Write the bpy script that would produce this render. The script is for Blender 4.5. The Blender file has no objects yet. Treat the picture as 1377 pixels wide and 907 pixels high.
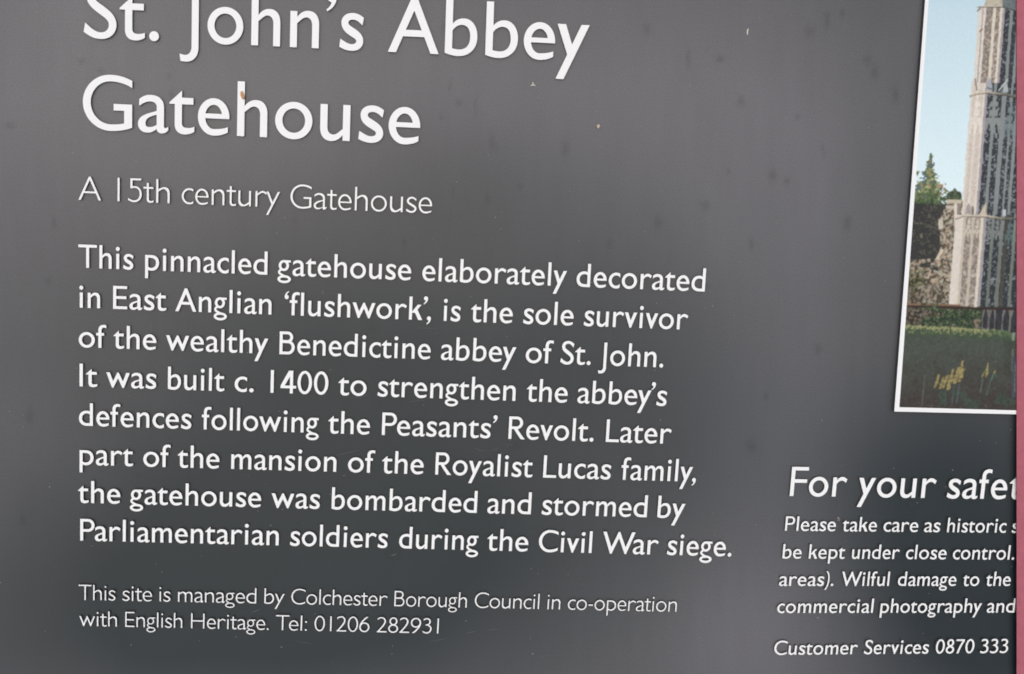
import bpy, math, random
import numpy as np
from mathutils import Matrix, Vector
from mathutils.geometry import delaunay_2d_cdt

R = math.radians
scene = bpy.context.scene
COL = scene.collection
rng = np.random.RandomState(7)
random.seed(7)

# ------------------------------------------------------------------ camera geometry
# The board is a flat plane seen slightly from the left and from above its middle.
W0, H0, F = 1377.0, 907.0, 1400.0
D = 0.49                                     # metres from lens to board

def unit(v):
    return np.array(v, float) / np.linalg.norm(v)

Xs = unit((17300.0, 547.0, 1400.0))
Yd = np.array((-582.0, 13500.0, 1400.0))
Yd = unit(Yd - Xs * Yd.dot(Xs))
Nf = np.cross(Xs, Yd)                        # away from the camera
P0 = np.array((0.0, 0.0, D))
LX, LY, LZ = Xs, -Yd, -Nf                    # board axes: right, up, towards the reader

def at(px, py, h=0.0):
    """photo pixel(s) -> point(s) on the board, h metres above its face"""
    px = np.asarray(px, float); py = np.asarray(py, float)
    r = np.stack([(px - W0 / 2) / F, (py - H0 / 2) / F, np.ones_like(px)], -1)
    t = (Nf.dot(P0) - h) / r.dot(Nf)
    q = r * t[..., None] - P0
    return np.stack([q.dot(LX), q.dot(LY), np.full(px.shape, float(h))], -1)

TILT = R(24)                                 # board leans back like a lectern
SIGN_M = Matrix.Translation((0, 0, 0.95)) @ Matrix.Rotation(TILT, 4, 'X')
cl = Matrix(((LX[0], -LX[1], -LX[2], -P0.dot(LX)),
             (LY[0], -LY[1], -LY[2], -P0.dot(LY)),
             (LZ[0], -LZ[1], -LZ[2], -P0.dot(LZ)),
             (0, 0, 0, 1)))
cam_data = bpy.data.cameras.new('camera')
cam = bpy.data.objects.new('camera', cam_data)
COL.objects.link(cam)
cam.matrix_world = SIGN_M @ cl
cam_data.sensor_width = 36.0
cam_data.lens = 36.0 * F / W0
cam_data.clip_start = 0.01
cam_data.clip_end = 500.0
scene.camera = cam
scene.cycles.filter_width = 1.8

# ------------------------------------------------------------------ sky and sun (bright overcast)
SUN_LOCAL = unit((-0.16, 0.15, 1.0))         # direction to the sun in board axes
sun_w = (SIGN_M.to_3x3() @ Vector(SUN_LOCAL)).normalized()
world = bpy.data.worlds.new('World')
scene.world = world
world.use_nodes = True
nt = world.node_tree
sky = nt.nodes.new('ShaderNodeTexSky')
sky.sky_type = 'NISHITA'
sky.sun_disc = False
sky.sun_elevation = math.asin(sun_w.z)
sky.sun_rotation = math.atan2(sun_w.x, sun_w.y)
sky.air_density = 1.0
sky.dust_density = 6.0
sky.ozone_density = 1.0
nt.links.new(sky.outputs[0], nt.nodes['Background'].inputs[0])
nt.nodes['Background'].inputs[1].default_value = 0.12
sl = bpy.data.lights.new('sun', 'SUN')
sl.energy = 0.8
sl.angle = R(110)
sl.color = (1.0, 0.995, 0.94)
so = bpy.data.objects.new('sun', sl)
COL.objects.link(so)
so.rotation_euler = sun_w.to_track_quat('Z', 'Y').to_euler()
vs = scene.view_settings
vs.view_transform = 'Standard'
vs.look = 'None'
vs.exposure = 0.0
vs.gamma = 1.0

# ------------------------------------------------------------------ helpers
def lin(c):
    c = np.asarray(c, float) / 255.0
    return np.where(c <= 0.04045, c / 12.92, ((c + 0.055) / 1.055) ** 2.4)

def put(name, verts, faces, mats, parent=None, mat_ids=None, smooth=False):
    me = bpy.data.meshes.new(name)
    me.from_pydata([tuple(v) for v in verts], [], [tuple(f) for f in faces])
    for m in mats:
        me.materials.append(m)
    if mat_ids is not None:
        me.polygons.foreach_set('material_index', np.asarray(mat_ids, np.int32))
    if smooth:
        me.polygons.foreach_set('use_smooth', np.ones(len(me.polygons), bool))
    me.update()
    o = bpy.data.objects.new(name, me)
    COL.objects.link(o)
    if parent is not None:
        o.parent = parent
    return o

def tag(o, label, cat, group=None):
    o['label'] = label
    o['category'] = cat
    if group:
        o['group'] = group

def principled(name, color, rough=0.5, spec=0.5):
    m = bpy.data.materials.new(name)
    m.use_nodes = True
    b = m.node_tree.nodes['Principled BSDF']
    b.inputs['Base Color'].default_value = (*color, 1)
    b.inputs['Roughness'].default_value = rough
    b.inputs['Specular IOR Level'].default_value = spec
    return m, m.node_tree, b

def grain(nt, b, color, lo, hi, scale, detail=2.0, bump=0.0, attr=None):
    """multiply a colour (constant or attribute) by fine speckle"""
    tc = nt.nodes.new('ShaderNodeTexCoord')
    no = nt.nodes.new('ShaderNodeTexNoise')
    no.inputs['Scale'].default_value = scale
    no.inputs['Detail'].default_value = detail
    no.inputs['Roughness'].default_value = 0.7
    nt.links.new(tc.outputs['Object'], no.inputs['Vector'])
    mr = nt.nodes.new('ShaderNodeMapRange')
    mr.inputs['From Min'].default_value = 0.3
    mr.inputs['From Max'].default_value = 0.7
    mr.inputs['To Min'].default_value = lo
    mr.inputs['To Max'].default_value = hi
    nt.links.new(no.outputs['Fac'], mr.inputs['Value'])
    mx = nt.nodes.new('ShaderNodeMix')
    mx.data_type = 'RGBA'
    mx.blend_type = 'MULTIPLY'
    mx.inputs['Factor'].default_value = 1.0
    if attr:
        at_ = nt.nodes.new('ShaderNodeAttribute')
        at_.attribute_name = attr
        nt.links.new(at_.outputs['Color'], mx.inputs['A'])
    else:
        mx.inputs['A'].default_value = (*color, 1)
    cr = nt.nodes.new('ShaderNodeCombineColor')
    for i in range(3):
        nt.links.new(mr.outputs['Result'], cr.inputs[i])
    nt.links.new(cr.outputs[0], mx.inputs['B'])
    nt.links.new(mx.outputs['Result'], b.inputs['Base Color'])
    if bump:
        bp = nt.nodes.new('ShaderNodeBump')
        bp.inputs['Strength'].default_value = bump
        bp.inputs['Distance'].default_value = 0.0002
        nt.links.new(no.outputs['Fac'], bp.inputs['Height'])
        nt.links.new(bp.outputs['Normal'], b.inputs['Normal'])
    return mx

M_WHITE, t_, b_ = principled('white_lettering', (0.80, 0.80, 0.79), 0.55, 0.3)
grain(t_, b_, (0.84, 0.86, 0.845), 0.94, 1.04, 2600.0)
M_CORE, t_, b_ = principled('dark_letter_edge', (0.075, 0.078, 0.082), 0.7, 0.2)
M_BACK, t_, b_ = principled('board_edge', (0.06, 0.065, 0.07), 0.6, 0.3)
grain(t_, b_, (0.06, 0.065, 0.07), 0.85, 1.15, 900.0)
M_FACE, t_, b_ = principled('printed_slate_face', (0.07, 0.075, 0.08), 0.45, 0.38)
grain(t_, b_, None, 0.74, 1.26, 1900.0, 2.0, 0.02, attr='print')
M_PHOTO, t_, b_ = principled('photo_print', (0.5, 0.5, 0.5), 0.5, 0.18)
grain(t_, b_, None, 0.93, 1.07, 2500.0, 2.0, 0.0, attr='print')
M_PINK, t_, b_ = principled('rose_paint', (0.39, 0.105, 0.137), 0.55, 0.3)
grain(t_, b_, (0.385, 0.105, 0.137), 0.90, 1.10, 220.0, 5.0)

# ------------------------------------------------------------------ lettering: a humanist sans drawn from outlines
XH, CAP, ASC, DSC, OV = 449.0, 682.0, 684.0, -233.0, 10.0

class Shape:
    def __init__(self):
        self.v, self.f = [], []
    def poly(self, pts):
        pts = [tuple(p) for p in pts]
        a = sum(pts[k - 1][0] * pts[k][1] - pts[k][0] * pts[k - 1][1] for k in range(len(pts)))
        if abs(a) < 0.5:
            return
        i = len(self.v)
        self.v += pts if a > 0 else pts[::-1]
        self.f.append(list(range(i, i + len(pts))))
    def rect(self, x0, y0, x1, y1):
        self.poly([(x0, y0), (x1, y0), (x1, y1), (x0, y1)])
    def strip(self, a, b):
        for i in range(len(a) - 1):
            self.poly([a[i], a[i + 1], b[i + 1]])
            self.poly([a[i], b[i + 1], b[i]])
    def earc(self, cx, cy, ro, ri, ao, ai, n=28):
        """band between two elliptical arcs; angles in degrees"""
        A, B = [], []
        for k in range(n + 1):
            s = k / n
            u = R(ao[0] + (ao[1] - ao[0]) * s); w = R(ai[0] + (ai[1] - ai[0]) * s)
            A.append((cx + ro[0] * math.cos(u), cy + ro[1] * math.sin(u)))
            B.append((cx + ri[0] * math.cos(w), cy + ri[1] * math.sin(w)))
        self.strip(A, B)
    def ring(self, cx, cy, rx, ry, V, H, n=56):
        self.earc(cx, cy, (rx, ry), (rx - V, ry - H), (0, 360), (0, 360), n)
    def disc(self, cx, cy, r, n=28):
        self.poly([(cx + r * math.cos(2 * math.pi * k / n), cy + r * math.sin(2 * math.pi * k / n)) for k in range(n)])
    def stroke(self, path, widths, cut0=None, cut1=None, n=14):
        """path: start point then bezier triples; width at every node; cut = direction of the end cut"""
        pts, ws = [], []
        p = path[0]
        segs = (len(path) - 1) // 3
        for s in range(segs):
            a, b, c = path[1 + 3 * s: 4 + 3 * s]
            for k in range(n + (1 if s == segs - 1 else 0)):
                t = k / n
                u = 1 - t
                pts.append(np.array([u**3 * p[j] + 3*u*u*t * a[j] + 3*u*t*t * b[j] + t**3 * c[j] for j in (0, 1)]))
                ws.append(widths[s] + (widths[s + 1] - widths[s]) * (t * t * (3 - 2 * t)))
            p = c
        A, B = [], []
        m = len(pts)
        for i in range(m):
            d = pts[min(i + 1, m - 1)] - pts[max(i - 1, 0)]
            d = d / np.linalg.norm(d)
            nrm = np.array((-d[1], d[0]))
            off = nrm * ws[i] / 2
            cut = cut0 if i == 0 else cut1 if i == m - 1 else None
            if cut is not None:
                c = np.array(cut, float); c /= np.linalg.norm(c)
                k = c.dot(nrm)
                if k < 0: c, k = -c, -k
                off = c * (ws[i] / 2 / max(k, 0.35))
            A.append(pts[i] + off); B.append(pts[i] - off)
        self.strip(A, B)

def bez(path, n=12):
    """polygon outline: ('L', p) or ('C', a, b, p) items after a start point"""
    out = [path[0]]
    for it in path[1:]:
        if it[0] == 'L':
            out.append(it[1])
        else:
            p = out[-1]; _, a, b, c = it
            for k in range(1, n + 1):
                t = k / n; u = 1 - t
                out.append(tuple(u**3*p[j] + 3*u*u*t*a[j] + 3*u*t*t*b[j] + t**3*c[j] for j in (0, 1)))
    return out

def rot180(s, cx, cy):
    s.v = [(2 * cx - x, 2 * cy - y) for x, y in s.v]
    return s

def vee(s, w, top, hw, f):
    c = w / 2
    yi = top - (c - hw) * top / (c - f / 2)
    s.poly([(0, top), (hw, top), (c, yi), (w - hw, top), (w, top), (c + f / 2, -6), (c - f / 2, -6)])

def isect(p, q, r, t):
    x1, y1 = p; x2, y2 = q; x3, y3 = r; x4, y4 = t
    d = (x1 - x2) * (y3 - y4) - (y1 - y2) * (x3 - x4)
    a = x1 * y2 - y1 * x2; b = x3 * y4 - y3 * x4
    return ((a * (x3 - x4) - (x1 - x2) * b) / d, (a * (y3 - y4) - (y1 - y2) * b) / d)

def dub(s, w, top, hw, f, c1):
    m = w / 2
    A0, A1 = (0, top), (c1 - f / 2, -6)
    U1 = (m - f / 2, top + 2)
    L1, L0 = (m - f / 2 + hw, top + 2), (c1 + f / 2, -6)
    dx = L1[0] - U1[0]
    U0 = (L0[0] - dx, L0[1])
    inn = isect((A0[0] + hw, top), (A1[0] + hw, -6), U0, U1)
    apex = isect(L0, L1, (m, 0), (m, 1))
    left = [A0, (hw, top), inn, U1]
    right = [(w - x, y) for x, y in reversed(left)]
    s.poly(left + right + [(w - A1[0], -6), (w - L0[0], -6), apex, L0, A1])

def arch(s, x0, wdt, V, H, j=1.0):
    """the shoulder of n, h and m springing from a stem whose left edge is x0"""
    L, Rr = x0 + V, x0 + wdt
    t = XH + OV
    mid = x0 + wdt * 0.62
    out = [(L - 2, XH - 74), ('C', (L + 34, XH - 24), (mid - 62, t), (mid, t)),
           ('C', (mid + 92, t), (Rr, t - 60), (Rr, t - 172)), ('L', (Rr, 0)), ('L', (Rr - V, 0)), ('L', (Rr - V, t - 182)),
           ('C', (Rr - V, t - 118), (mid + 22, t - H), (mid - 26, t - H)),
           ('C', (mid - 72, t - H), (L + 26, XH - 74 - H * 0.72), (L - 2, XH - 82 - H * 0.8))]
    s.poly(bez(out))

def dshape(s, V, H):
    w = 431
    s.poly(bez([(w, 0), ('L', (235, 0)), ('C', (98, 0), (0, 84), (0, 222)), ('C', (0, 366), (98, XH + OV), (242, XH + OV)),
                ('C', (285, XH + OV), (320, 452), (w - V + 2, 428)), ('L', (w - V + 2, 428 - H - 2)),
                ('C', (310, XH + OV - H - 8), (285, XH + OV - H), (250, XH + OV - H)),
                ('C', (152, XH + OV - H), (V + 2, 320), (V + 2, 225)), ('C', (V + 2, 138), (152, H), (250, H)),
                ('L', (w - V + 2, H)), ('L', (w, H))]))
    s.rect(w - V, 0, w, ASC)

def bowl(s, y0, y1, xr, V, H):
    """half bowl of B, P, R from the stem at x=0"""
    ry = (y1 - y0) / 2; cy = (y0 + y1) / 2
    xs = xr - ry * 1.02
    A, B = [(V - 4, y1), (xs, y1)], [(V - 4, y1 - H), (xs, y1 - H)]
    for k in range(1, 25):
        a = R(90 - 180 * k / 24)
        A.append((xs + (xr - xs) * math.cos(a), cy + ry * math.sin(a)))
        B.append((xs + (xr - xs - V) * math.cos(a), cy + (ry - H) * math.sin(a)))
    A.append((V - 4, y0)); B.append((V - 4, y0 + H))
    s.strip(A, B)

def ang(x, r):
    return math.degrees(math.acos(max(-1, min(1, x / r))))

def comma(s, dy, V, flip=False):
    k = V / 92 * 0.75 + 0.25
    q = Shape()
    q.disc(72, 55, 62 * k)
    q.poly(bez([(72 + 62 * k, 58), ('C', (72 + 64 * k, -15), (95, -82), (14, -124)), ('L', (0, -100)),
                ('C', (45, -70), (68, -38), (66, 0)), ('L', (72, 40))]))
    if flip:
        rot180(q, 65, -5)
    for f in q.f:
        s.poly([(q.v[i][0], q.v[i][1] + dy) for i in f])

def draw(ch, V, H):
    """-> Shape, left bearing, right bearing"""
    s = Shape()
    light = V < 75
    k = V / 92.0
    hw = V * 1.13
    lb, rb = 70, 70
    dr = 62 if not light else 40
    if ch == 'a':
        t = XH + 15
        s.poly(bez([(15, 404), ('C', (60, 446), (105, t), (160, t)), ('C', (268, t), (333, 410), (333, 310)), ('L', (333, 84)),
                    ('C', (333, 62), (343, 52), (356, 55)), ('C', (368, 58), (378, 65), (390, 74)), ('L', (390, 74 - 42 * k)),
                    ('C', (370, 5), (342, -12), (308, -12)), ('C', (262, -12), (333 - V, 12), (333 - V, 45)), ('L', (333 - V, 312)),
                    ('C', (333 - V, 352), (212, t - H), (160, t - H)), ('C', (110, t - H), (60, t - H - 25), (15, 404 - H - 2))]))
        e = 333 - V + 6
        s.strip(bez([(e, 272), ('C', (195, 246), (140, 238), (95, 216)), ('C', (35, 190), (0, 150), (0, 100)),
                     ('C', (0, 35), (50, -10), (115, -10)), ('C', (170, -10), (205, 10), (e, 45))]),
                bez([(e, 272 - 50 * k), ('C', (195, 204), (170, 200), (140, 180 + 20 * (1 - k))), ('C', (110, 162), (V + 4, 140), (V + 4, 108)),
                     ('C', (V + 4, H - 25), (128, H - 22), (160, H - 20)), ('C', (190, H - 20), (212, H - 8), (e, H + 14))]))
        lb, rb = 35, 5
    elif ch == 'b':
        t = XH + OV
        s.rect(0, 22, V, ASC)
        s.poly(bez([(0, 22), ('C', (60, 0), (115, -11), (172, -11)), ('C', (312, -11), (415, 82), (415, 232)),
                    ('C', (415, 366), (340, t), (238, t)), ('C', (175, t), (125, 430), (V - 2, 384)), ('L', (V - 2, 384 - H)),
                    ('C', (125, 352), (165, t - H), (215, t - H)), ('C', (287, t - H), (415 - V, 320), (415 - V, 226)),
                    ('C', (415 - V, 130), (268, H - 11), (182, H - 11)), ('C', (148, H - 11), (118, H - 6), (V - 2, H + 2)), ('L', (0, H + 8))]))
        rb = 38
    elif ch == 'c':
        x = 352 - 236
        s.earc(236, 224, (236, 234), (236 - V, 234 - H), (ang(x, 236 * 1.0), 360 - ang(x, 236)), (ang(x, 236 - V), 360 - ang(x, 236 - V)), 40)
        lb, rb = 38, 22
    elif ch == 'd':
        dshape(s, V, H); lb, rb = 38, 70
    elif ch == 'p':
        dshape(s, V, H); rot180(s, 431 / 2, XH / 2); lb, rb = 70, 38
    elif ch == 'e':
        hb = H * 0.74
        yb = 204
        s.earc(205, 224, (199, 234), (199 - V, 234 - H), (-5, 90), (-5, 90), 18)
        s.earc(205, 224, (205, 234), (205 - V, 234 - H), (90, 270), (90, 270), 30)
        ro, ri = 300, 300
        s.earc(205, 224, (ro, 234), (ri, 234 - H), (270, 360 - ang(181, ro)), (270, 360 - ang(181, ri)), 14)
        s.rect(V - 22, yb, 404 - V * 0.5, yb + hb)
        s.rect(404 - V * 0.5 - 2, yb, 404, yb + 20)
        lb, rb = 38, 30
    elif ch == 'f':
        t = ASC + 6
        s.poly(bez([(62, 0), ('L', (62 + V, 0)), ('L', (62 + V, 515)), ('C', (62 + V, 578), (182, t - H), (226, t - H)),
                    ('C', (254, t - H), (278, t - H - 6), (298, t - H - 16)), ('L', (298, t - 12)), ('C', (272, t - 3), (248, t), (222, t)),
                    ('C', (118, t), (62, 628), (62, 520))]))
        s.rect(0, XH - H, 232, XH - 2)
        lb, rb = 5, -22
    elif ch == 'g':
        v2, h2 = V * 0.88, H * 0.86
        s.ring(188, 292, 158, 162, v2, h2)
        s.rect(188, XH + 2 - h2 * 0.95, 398, XH + 2)
        s.ring(206, -108, 206, 118, v2, h2)
        s.stroke([(108, 168), (50, 140), (20, 92), (72, 52), (105, 28), (150, 5), (225, -25)], [62 * k, 66 * k, 60 * k])
        lb, rb = 20, 6
    elif ch in 'hnm':
        s.rect(0, 0, V, ASC if ch == 'h' else XH)
        if ch == 'm':
            arch(s, 0, 360, V, H); arch(s, 268, 360, V, H)
        else:
            arch(s, 0, 386, V, H)
        rb = 62
    elif ch == 'u':
        s.rect(0, 0, V, XH); arch(s, 0, 384, V, H); rot180(s, 192, XH / 2); lb, rb = 62, 70
    elif ch == 'i':
        s.rect(0, 0, V, XH); s.disc(V / 2, 592 if not light else 606, 61 if not light else 38)
    elif ch == 'k':
        s.rect(0, 0, V, ASC)
        h3 = hw * 1.12
        s.poly([(V - 30, 205), (V + h3 - 40, 205), (378, XH), (378 - h3, XH)])
        s.poly([(135, 300), (135 + h3, 310), (415, 0), (415 - h3 * 1.08, 0)])
        rb = 5
    elif ch in 'lI1':
        s.rect(0, 0, V, CAP if ch != 'l' else ASC)
        if ch == '1': lb, rb = 200, 200
        if ch == 'I': lb, rb = 84, 84
    elif ch == 'o':
        s.ring(239, 224, 239, 234, V, H); lb = rb = 38
    elif ch == 'r':
        t = XH + OV
        s.rect(0, 0, V, XH)
        s.poly(bez([(V - 2, 372), ('C', (125, 425), (165, t + 2), (218, t + 2)), ('C', (270, t + 2), (312, 434), (348, 404)),
                    ('L', (348 - 34 * k, 404 - 78 * k)), ('C', (285, t - H - 18), (250, t - H), (214, t - H)),
                    ('C', (155, t - H), (108, 372 - H + 30), (V - 2, 372 - H))]))
        rb = 4
    elif ch == 's':
        t = XH + OV - H / 2; z = -OV + H / 2
        x0 = V / 2 + 12; x1 = 308 - V / 2
        s.stroke([(294, 364 + (1 - k) * 20), (255, 398), (215, t), (165, t), (105, t), (x0, 388), (x0, 336), (x0, 276), (112, 250), (160, 222),
                  (208, 194), (x1, 168), (x1, 112), (x1, 60), (212, z), (152, z), (102, z), (50, 52), (2, 80 - (1 - k) * 20)],
                 [80 * k, H, V, 104 * k, V, H, 92 * k], (0, 1), (0, 1))
        lb, rb = 38, 26
    elif ch == 't':
        if not light:
            s.poly(bez([(162, 535), ('L', (0, 382)), ('L', (0, 364)), ('L', (70, 364)), ('L', (70, 120)), ('C', (70, 35), (115, -12), (200, -12)),
                        ('C', (245, -12), (290, 2), (323, 28)), ('L', (323, 90)), ('C', (290, 74), (262, 70), (232, 70)),
                        ('C', (185, 70), (162, 90), (162, 135)), ('L', (162, 364)), ('L', (308, 364)), ('L', (308, XH - 2)), ('L', (162, XH - 2))]))
        else:
            s.rect(0, XH - H, 285, XH)
            s.poly(bez([(95, 565), ('L', (95, 110)), ('C', (95, 35), (125, -10), (195, -10)), ('C', (230, -10), (260, -2), (290, 10)),
                        ('L', (290, 10 + H)), ('C', (262, H), (238, H - 10), (212, H - 10)), ('C', (170, H - 10), (95 + V, 72), (95 + V, 118)), ('L', (95 + V, 565))]))
        lb, rb = 6, 6
    elif ch == 'v':
        vee(s, 398, XH, hw, 34 * k + 10); lb = rb = 8
    elif ch == 'w':
        dub(s, 704, XH, hw, 34 * k + 10, 194); lb = rb = 8
    elif ch == 'W':
        dub(s, 1030, CAP, hw * 1.03, 40 * k + 8, 282); lb = rb = 8
    elif ch == 'y':
        s.poly([(0, DSC), (hw * 0.98, DSC), (413, XH), (413 - hw, XH)])
        s.poly([(0, XH), (hw * 1.03, XH), (196 + hw * 0.42, 74), (196 - hw * 0.56, 74)])
        lb = rb = 6
    elif ch == 'A':
        w = 656; f = 62 * k + 14; c = w / 2; h4 = hw * 1.0
        yi = (c - h4) * CAP / (c - f / 2)
        s.poly([(0, 0), (h4, 0), (c, yi), (w - h4, 0), (w, 0), (c + f / 2, CAP), (c - f / 2, CAP)])
        s.rect(132, 202, w - 132, 202 + H)
        lb = rb = 8
    elif ch == 'B':
        s.rect(0, 0, V, CAP); bowl(s, 345, CAP, 420, V, H); bowl(s, 0, 345 + H * 0.9, 478, V * 1.04, H)
        lb, rb = 84, 42
    elif ch in 'CG':
        cx = 358; cy = 341; ro = 351; ri = 351 - H
        s.earc(cx, cy, (358, ro), (358 - V * 1.08, ri), (90, 270), (90, 270), 36)
        x = 632 - cx
        s.earc(cx, cy, (467, ro), (400, ri), (90, ang(x, 467)), (90, ang(x, 400)), 16)
        if ch == 'C':
            s.earc(cx, cy, (467, ro), (400, ri), (270, 360 - ang(x, 467)), (270, 360 - ang(x, 400)), 16)
        else:
            s.earc(cx, cy, (529, ro), (470, ri), (270, 360 - ang(x, 529)), (270, 360 - ang(x, 470)), 16)
            s.rect(632 - V * 1.1, 50 + (1 - k) * 30, 632, 330)
            s.rect(395, 330 - H, 632, 330)
        lb, rb = 42, 40 if ch == 'G' else 20
    elif ch in 'EF':
        s.rect(0, 0, V, CAP); s.rect(V - 3, CAP - H, 420, CAP)
        ym = 312 if ch == 'F' else 300
        s.rect(V - 3, ym, 400, ym + H)
        if ch == 'E': s.rect(V - 3, 0, 425, H)
        lb, rb = 84, 30
    elif ch == 'H':
        s.rect(0, 0, V, CAP); s.rect(612 - V, 0, 612, CAP); s.rect(V - 3, 315, 612 - V + 3, 315 + H); lb = rb = 84
    elif ch == 'J':
        s.poly(bez([(160, CAP), ('L', (160 + V, CAP)), ('L', (160 + V, -58)), ('C', (160 + V, -178), (185, -243), (85, -243)),
                    ('C', (58, -243), (38, -241), (14, -237)), ('L', (0, -237 + H * 1.1)), ('C', (25, -152), (50, -243 + H + 2), (78, -243 + H)),
                    ('C', (130, -243 + H + 6), (160, -118), (160, -55))]))
        lb, rb = -60, 80
    elif ch == 'L':
        s.rect(0, 0, V, CAP); s.rect(V - 3, 0, 410, H); lb, rb = 84, 12
    elif ch == 'P':
        s.rect(0, 0, V, CAP); bowl(s, 282, CAP, 452, V, H); lb, rb = 84, 30
    elif ch == 'R':
        s.rect(0, 0, V, CAP); bowl(s, 300, CAP, 440, V, H)
        h3 = hw * 1.08
        s.stroke([(190, 345), (255, 260), (310, 165), (455, -2)], [V, V * 1.04], (1, 0), (1, 0))
        lb, rb = 84, 0
    elif ch == 'S':
        t = CAP + OV - H / 2; z = -OV - 4 + H / 2
        x0 = V / 2 + 18; x1 = 396 - V / 2
        s.stroke([(372, 562 + (1 - k) * 20), (322, 620), (270, t), (212, t), (130, t), (x0, 600), (x0, 522), (x0, 430), (150, 388), (208, 346),
                  (268, 303), (x1, 258), (x1, 168), (x1, 82), (285, z), (198, z), (122, z), (60, 66), (2, 116 - (1 - k) * 20)],
                 [86 * k, H, V * 1.04, 106 * k, V * 1.04, H, 98 * k], (0, 1), (0, 1))
        lb, rb = 40, 32
    elif ch == 'T':
        s.rect(0, CAP - H, 584, CAP); s.rect(292 - V / 2, 0, 292 + V / 2, CAP - H + 3); lb = rb = 8
    elif ch == '0':
        s.ring(220, 341, 220, 351, V, H); lb = rb = 30
    elif ch == '2':
        t = CAP + OV - H / 2
        s.stroke([(28, 590), (75, 640), (130, t), (195, t), (290, t), (350, 590), (350, 505), (350, 375), (190, 205), (60, 30)],
                 [H, H, V, V], (0, 1), (1, 0))
        s.rect(14, 0, 425, H); lb, rb = 30, 30
    elif ch == '3':
        t = CAP + OV - H / 2; z = -OV + H / 2
        s.stroke([(45, 606), (90, 640), (140, t), (190, t), (268, t), (322, 602), (322, 525), (322, 440), (250, 382), (140, 378)], [H, H, V, H * .8], (0, 1))
        s.stroke([(140, 378), (262, 378), (368, 318), (368, 205), (368, 95), (288, z), (180, z), (120, z), (70, 45), (22, 74)], [H * .8, V, H, H], None, (0, 1))
        lb, rb = 50, 40
    elif ch == '4':
        s.rect(285, 0, 285 + V, CAP); s.rect(0, 150, 475, 150 + H)
        s.poly([(0, 150 + H - 3), (285 + V - hw * 1.25, CAP), (285 + V, CAP), (hw * 1.2, 150 + H - 3)])
        lb = rb = 12
    elif ch == '5':
        z = -OV + H / 2
        s.rect(85, CAP - H, 395, CAP); s.rect(85, 395, 85 + V, CAP - H + 3)
        s.stroke([(88, 408), (130, 428), (175, 432), (215, 432), (318, 432), (382, 345), (382, 228), (382, 105), (300, z), (190, z), (130, z), (75, 45), (20, 80)],
                 [H * .9, H, V, H, H], (0, 1), (0, 1)); lb, rb = 45, 45
    elif ch in '69':
        s.ring(222, 212, 216, 222, V, H)
        s.stroke([(335, 684), (190, 560), (V / 2 + 6, 400), (V / 2 + 6, 212)], [V * 1.05, V], (1, 0))
        if ch == '9': rot180(s, 222, 341)
        lb = rb = 32
    elif ch == '7':
        s.rect(15, CAP - H, 430, CAP)
        s.stroke([(382, CAP - H + 4), (300, 480), (200, 250), (135, 0)], [V, V], (1, 0), (1, 0)); lb = rb = 30
    elif ch == '8':
        s.ring(210, 514, 170, 178, V, H * .95); s.ring(210, 180, 210, 190, V, H); lb = rb = 36
    elif ch == '.':
        s.disc(62, 52 if not light else 34, dr); lb, rb = 48, 48
    elif ch == ':':
        s.disc(62, 34, dr); s.disc(62, 400, dr); lb, rb = 60, 60
    elif ch == ',':
        comma(s, 0, V); lb, rb = 40, 40
    elif ch == '\u2019':
        comma(s, 588, V); lb, rb = 30, 30
    elif ch == '\u2018':
        comma(s, 600, V, True); lb, rb = 30, 20
    elif ch == '-':
        s.rect(0, 196, 205, 196 + H); lb = rb = 45
    elif ch == ')':
        s.stroke([(18, 705), (165, 560), (175, 60), (-10, -185)], [60, 60], (1, 0), (1, 0)); lb, rb = 20, 40
        s.stroke([(60, 640), (150, 480), (150, 130), (55, -70)], [50, 50])
    return s, lb, rb

KERN = {'Wa': -95, 'Pa': -55, 'Pe': -55, 'Te': -60, 'ry': -25, 'ra': -18, 'rt': 0, 'k\u2019': -15, '\u2019,': -95, 'y\u2019': -45, 'Wi': -30,
        '\u2019s': -20, 'Yo': -20, 'Fo': -30, '1,': 0, 'y,': -60, 'ew': -10, 'ey': -12, 'ro': -5, 'ow': -12, 'wo': -12, 's)': -10, ').': -10,
        'vo': -10, 'ev': -8, 'f\u2019': 40, 'th': 0, 'La': -8, 'rv': 10}
CACHE = {}
def glyph(ch, style):
    key = (ch, style)
    if key not in CACHE:
        V, H = {'regular': (93, 82), 'light': (58, 52)}[style]
        s, lb, rb = draw(ch, V, H)
        res = delaunay_2d_cdt([Vector(p) for p in s.v], [], s.f, 0, 0.05, True)
        vs_ = [(p.x, p.y) for p in res[0]]
        def inside(px, py):
            for poly in s.f:
                hit = False
                for q in range(len(poly)):
                    ax, ay = s.v[poly[q - 1]]; bx, by = s.v[poly[q]]
                    if (ay > py) != (by > py) and px < ax + (py - ay) * (bx - ax) / (by - ay):
                        hit = not hit
                if hit:
                    return True
            return False
        fs = [f for f in res[2] if inside(sum(vs_[i][0] for i in f) / len(f), sum(vs_[i][1] for i in f) / len(f))]
        used = {i for f in fs for i in f}
        xs = [vs_[i][0] for i in used]
        cnt = {}
        for f in fs:
            for i in range(len(f)):
                e = (f[i], f[(i + 1) % len(f)])
                kk = (min(e), max(e))
                cnt[kk] = None if kk in cnt else e
        rim = [e for e in cnt.values() if e]
        CACHE[key] = (np.array(vs_), fs, rim, min(xs), max(xs), lb, rb)
    return CACHE[key]

def lean(x, y):
    """how far the board's upright direction leans in the photo at this spot"""
    return (x - 106.0) * (0.075e-3 + (y - 300.0) * 0.05e-6)

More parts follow.
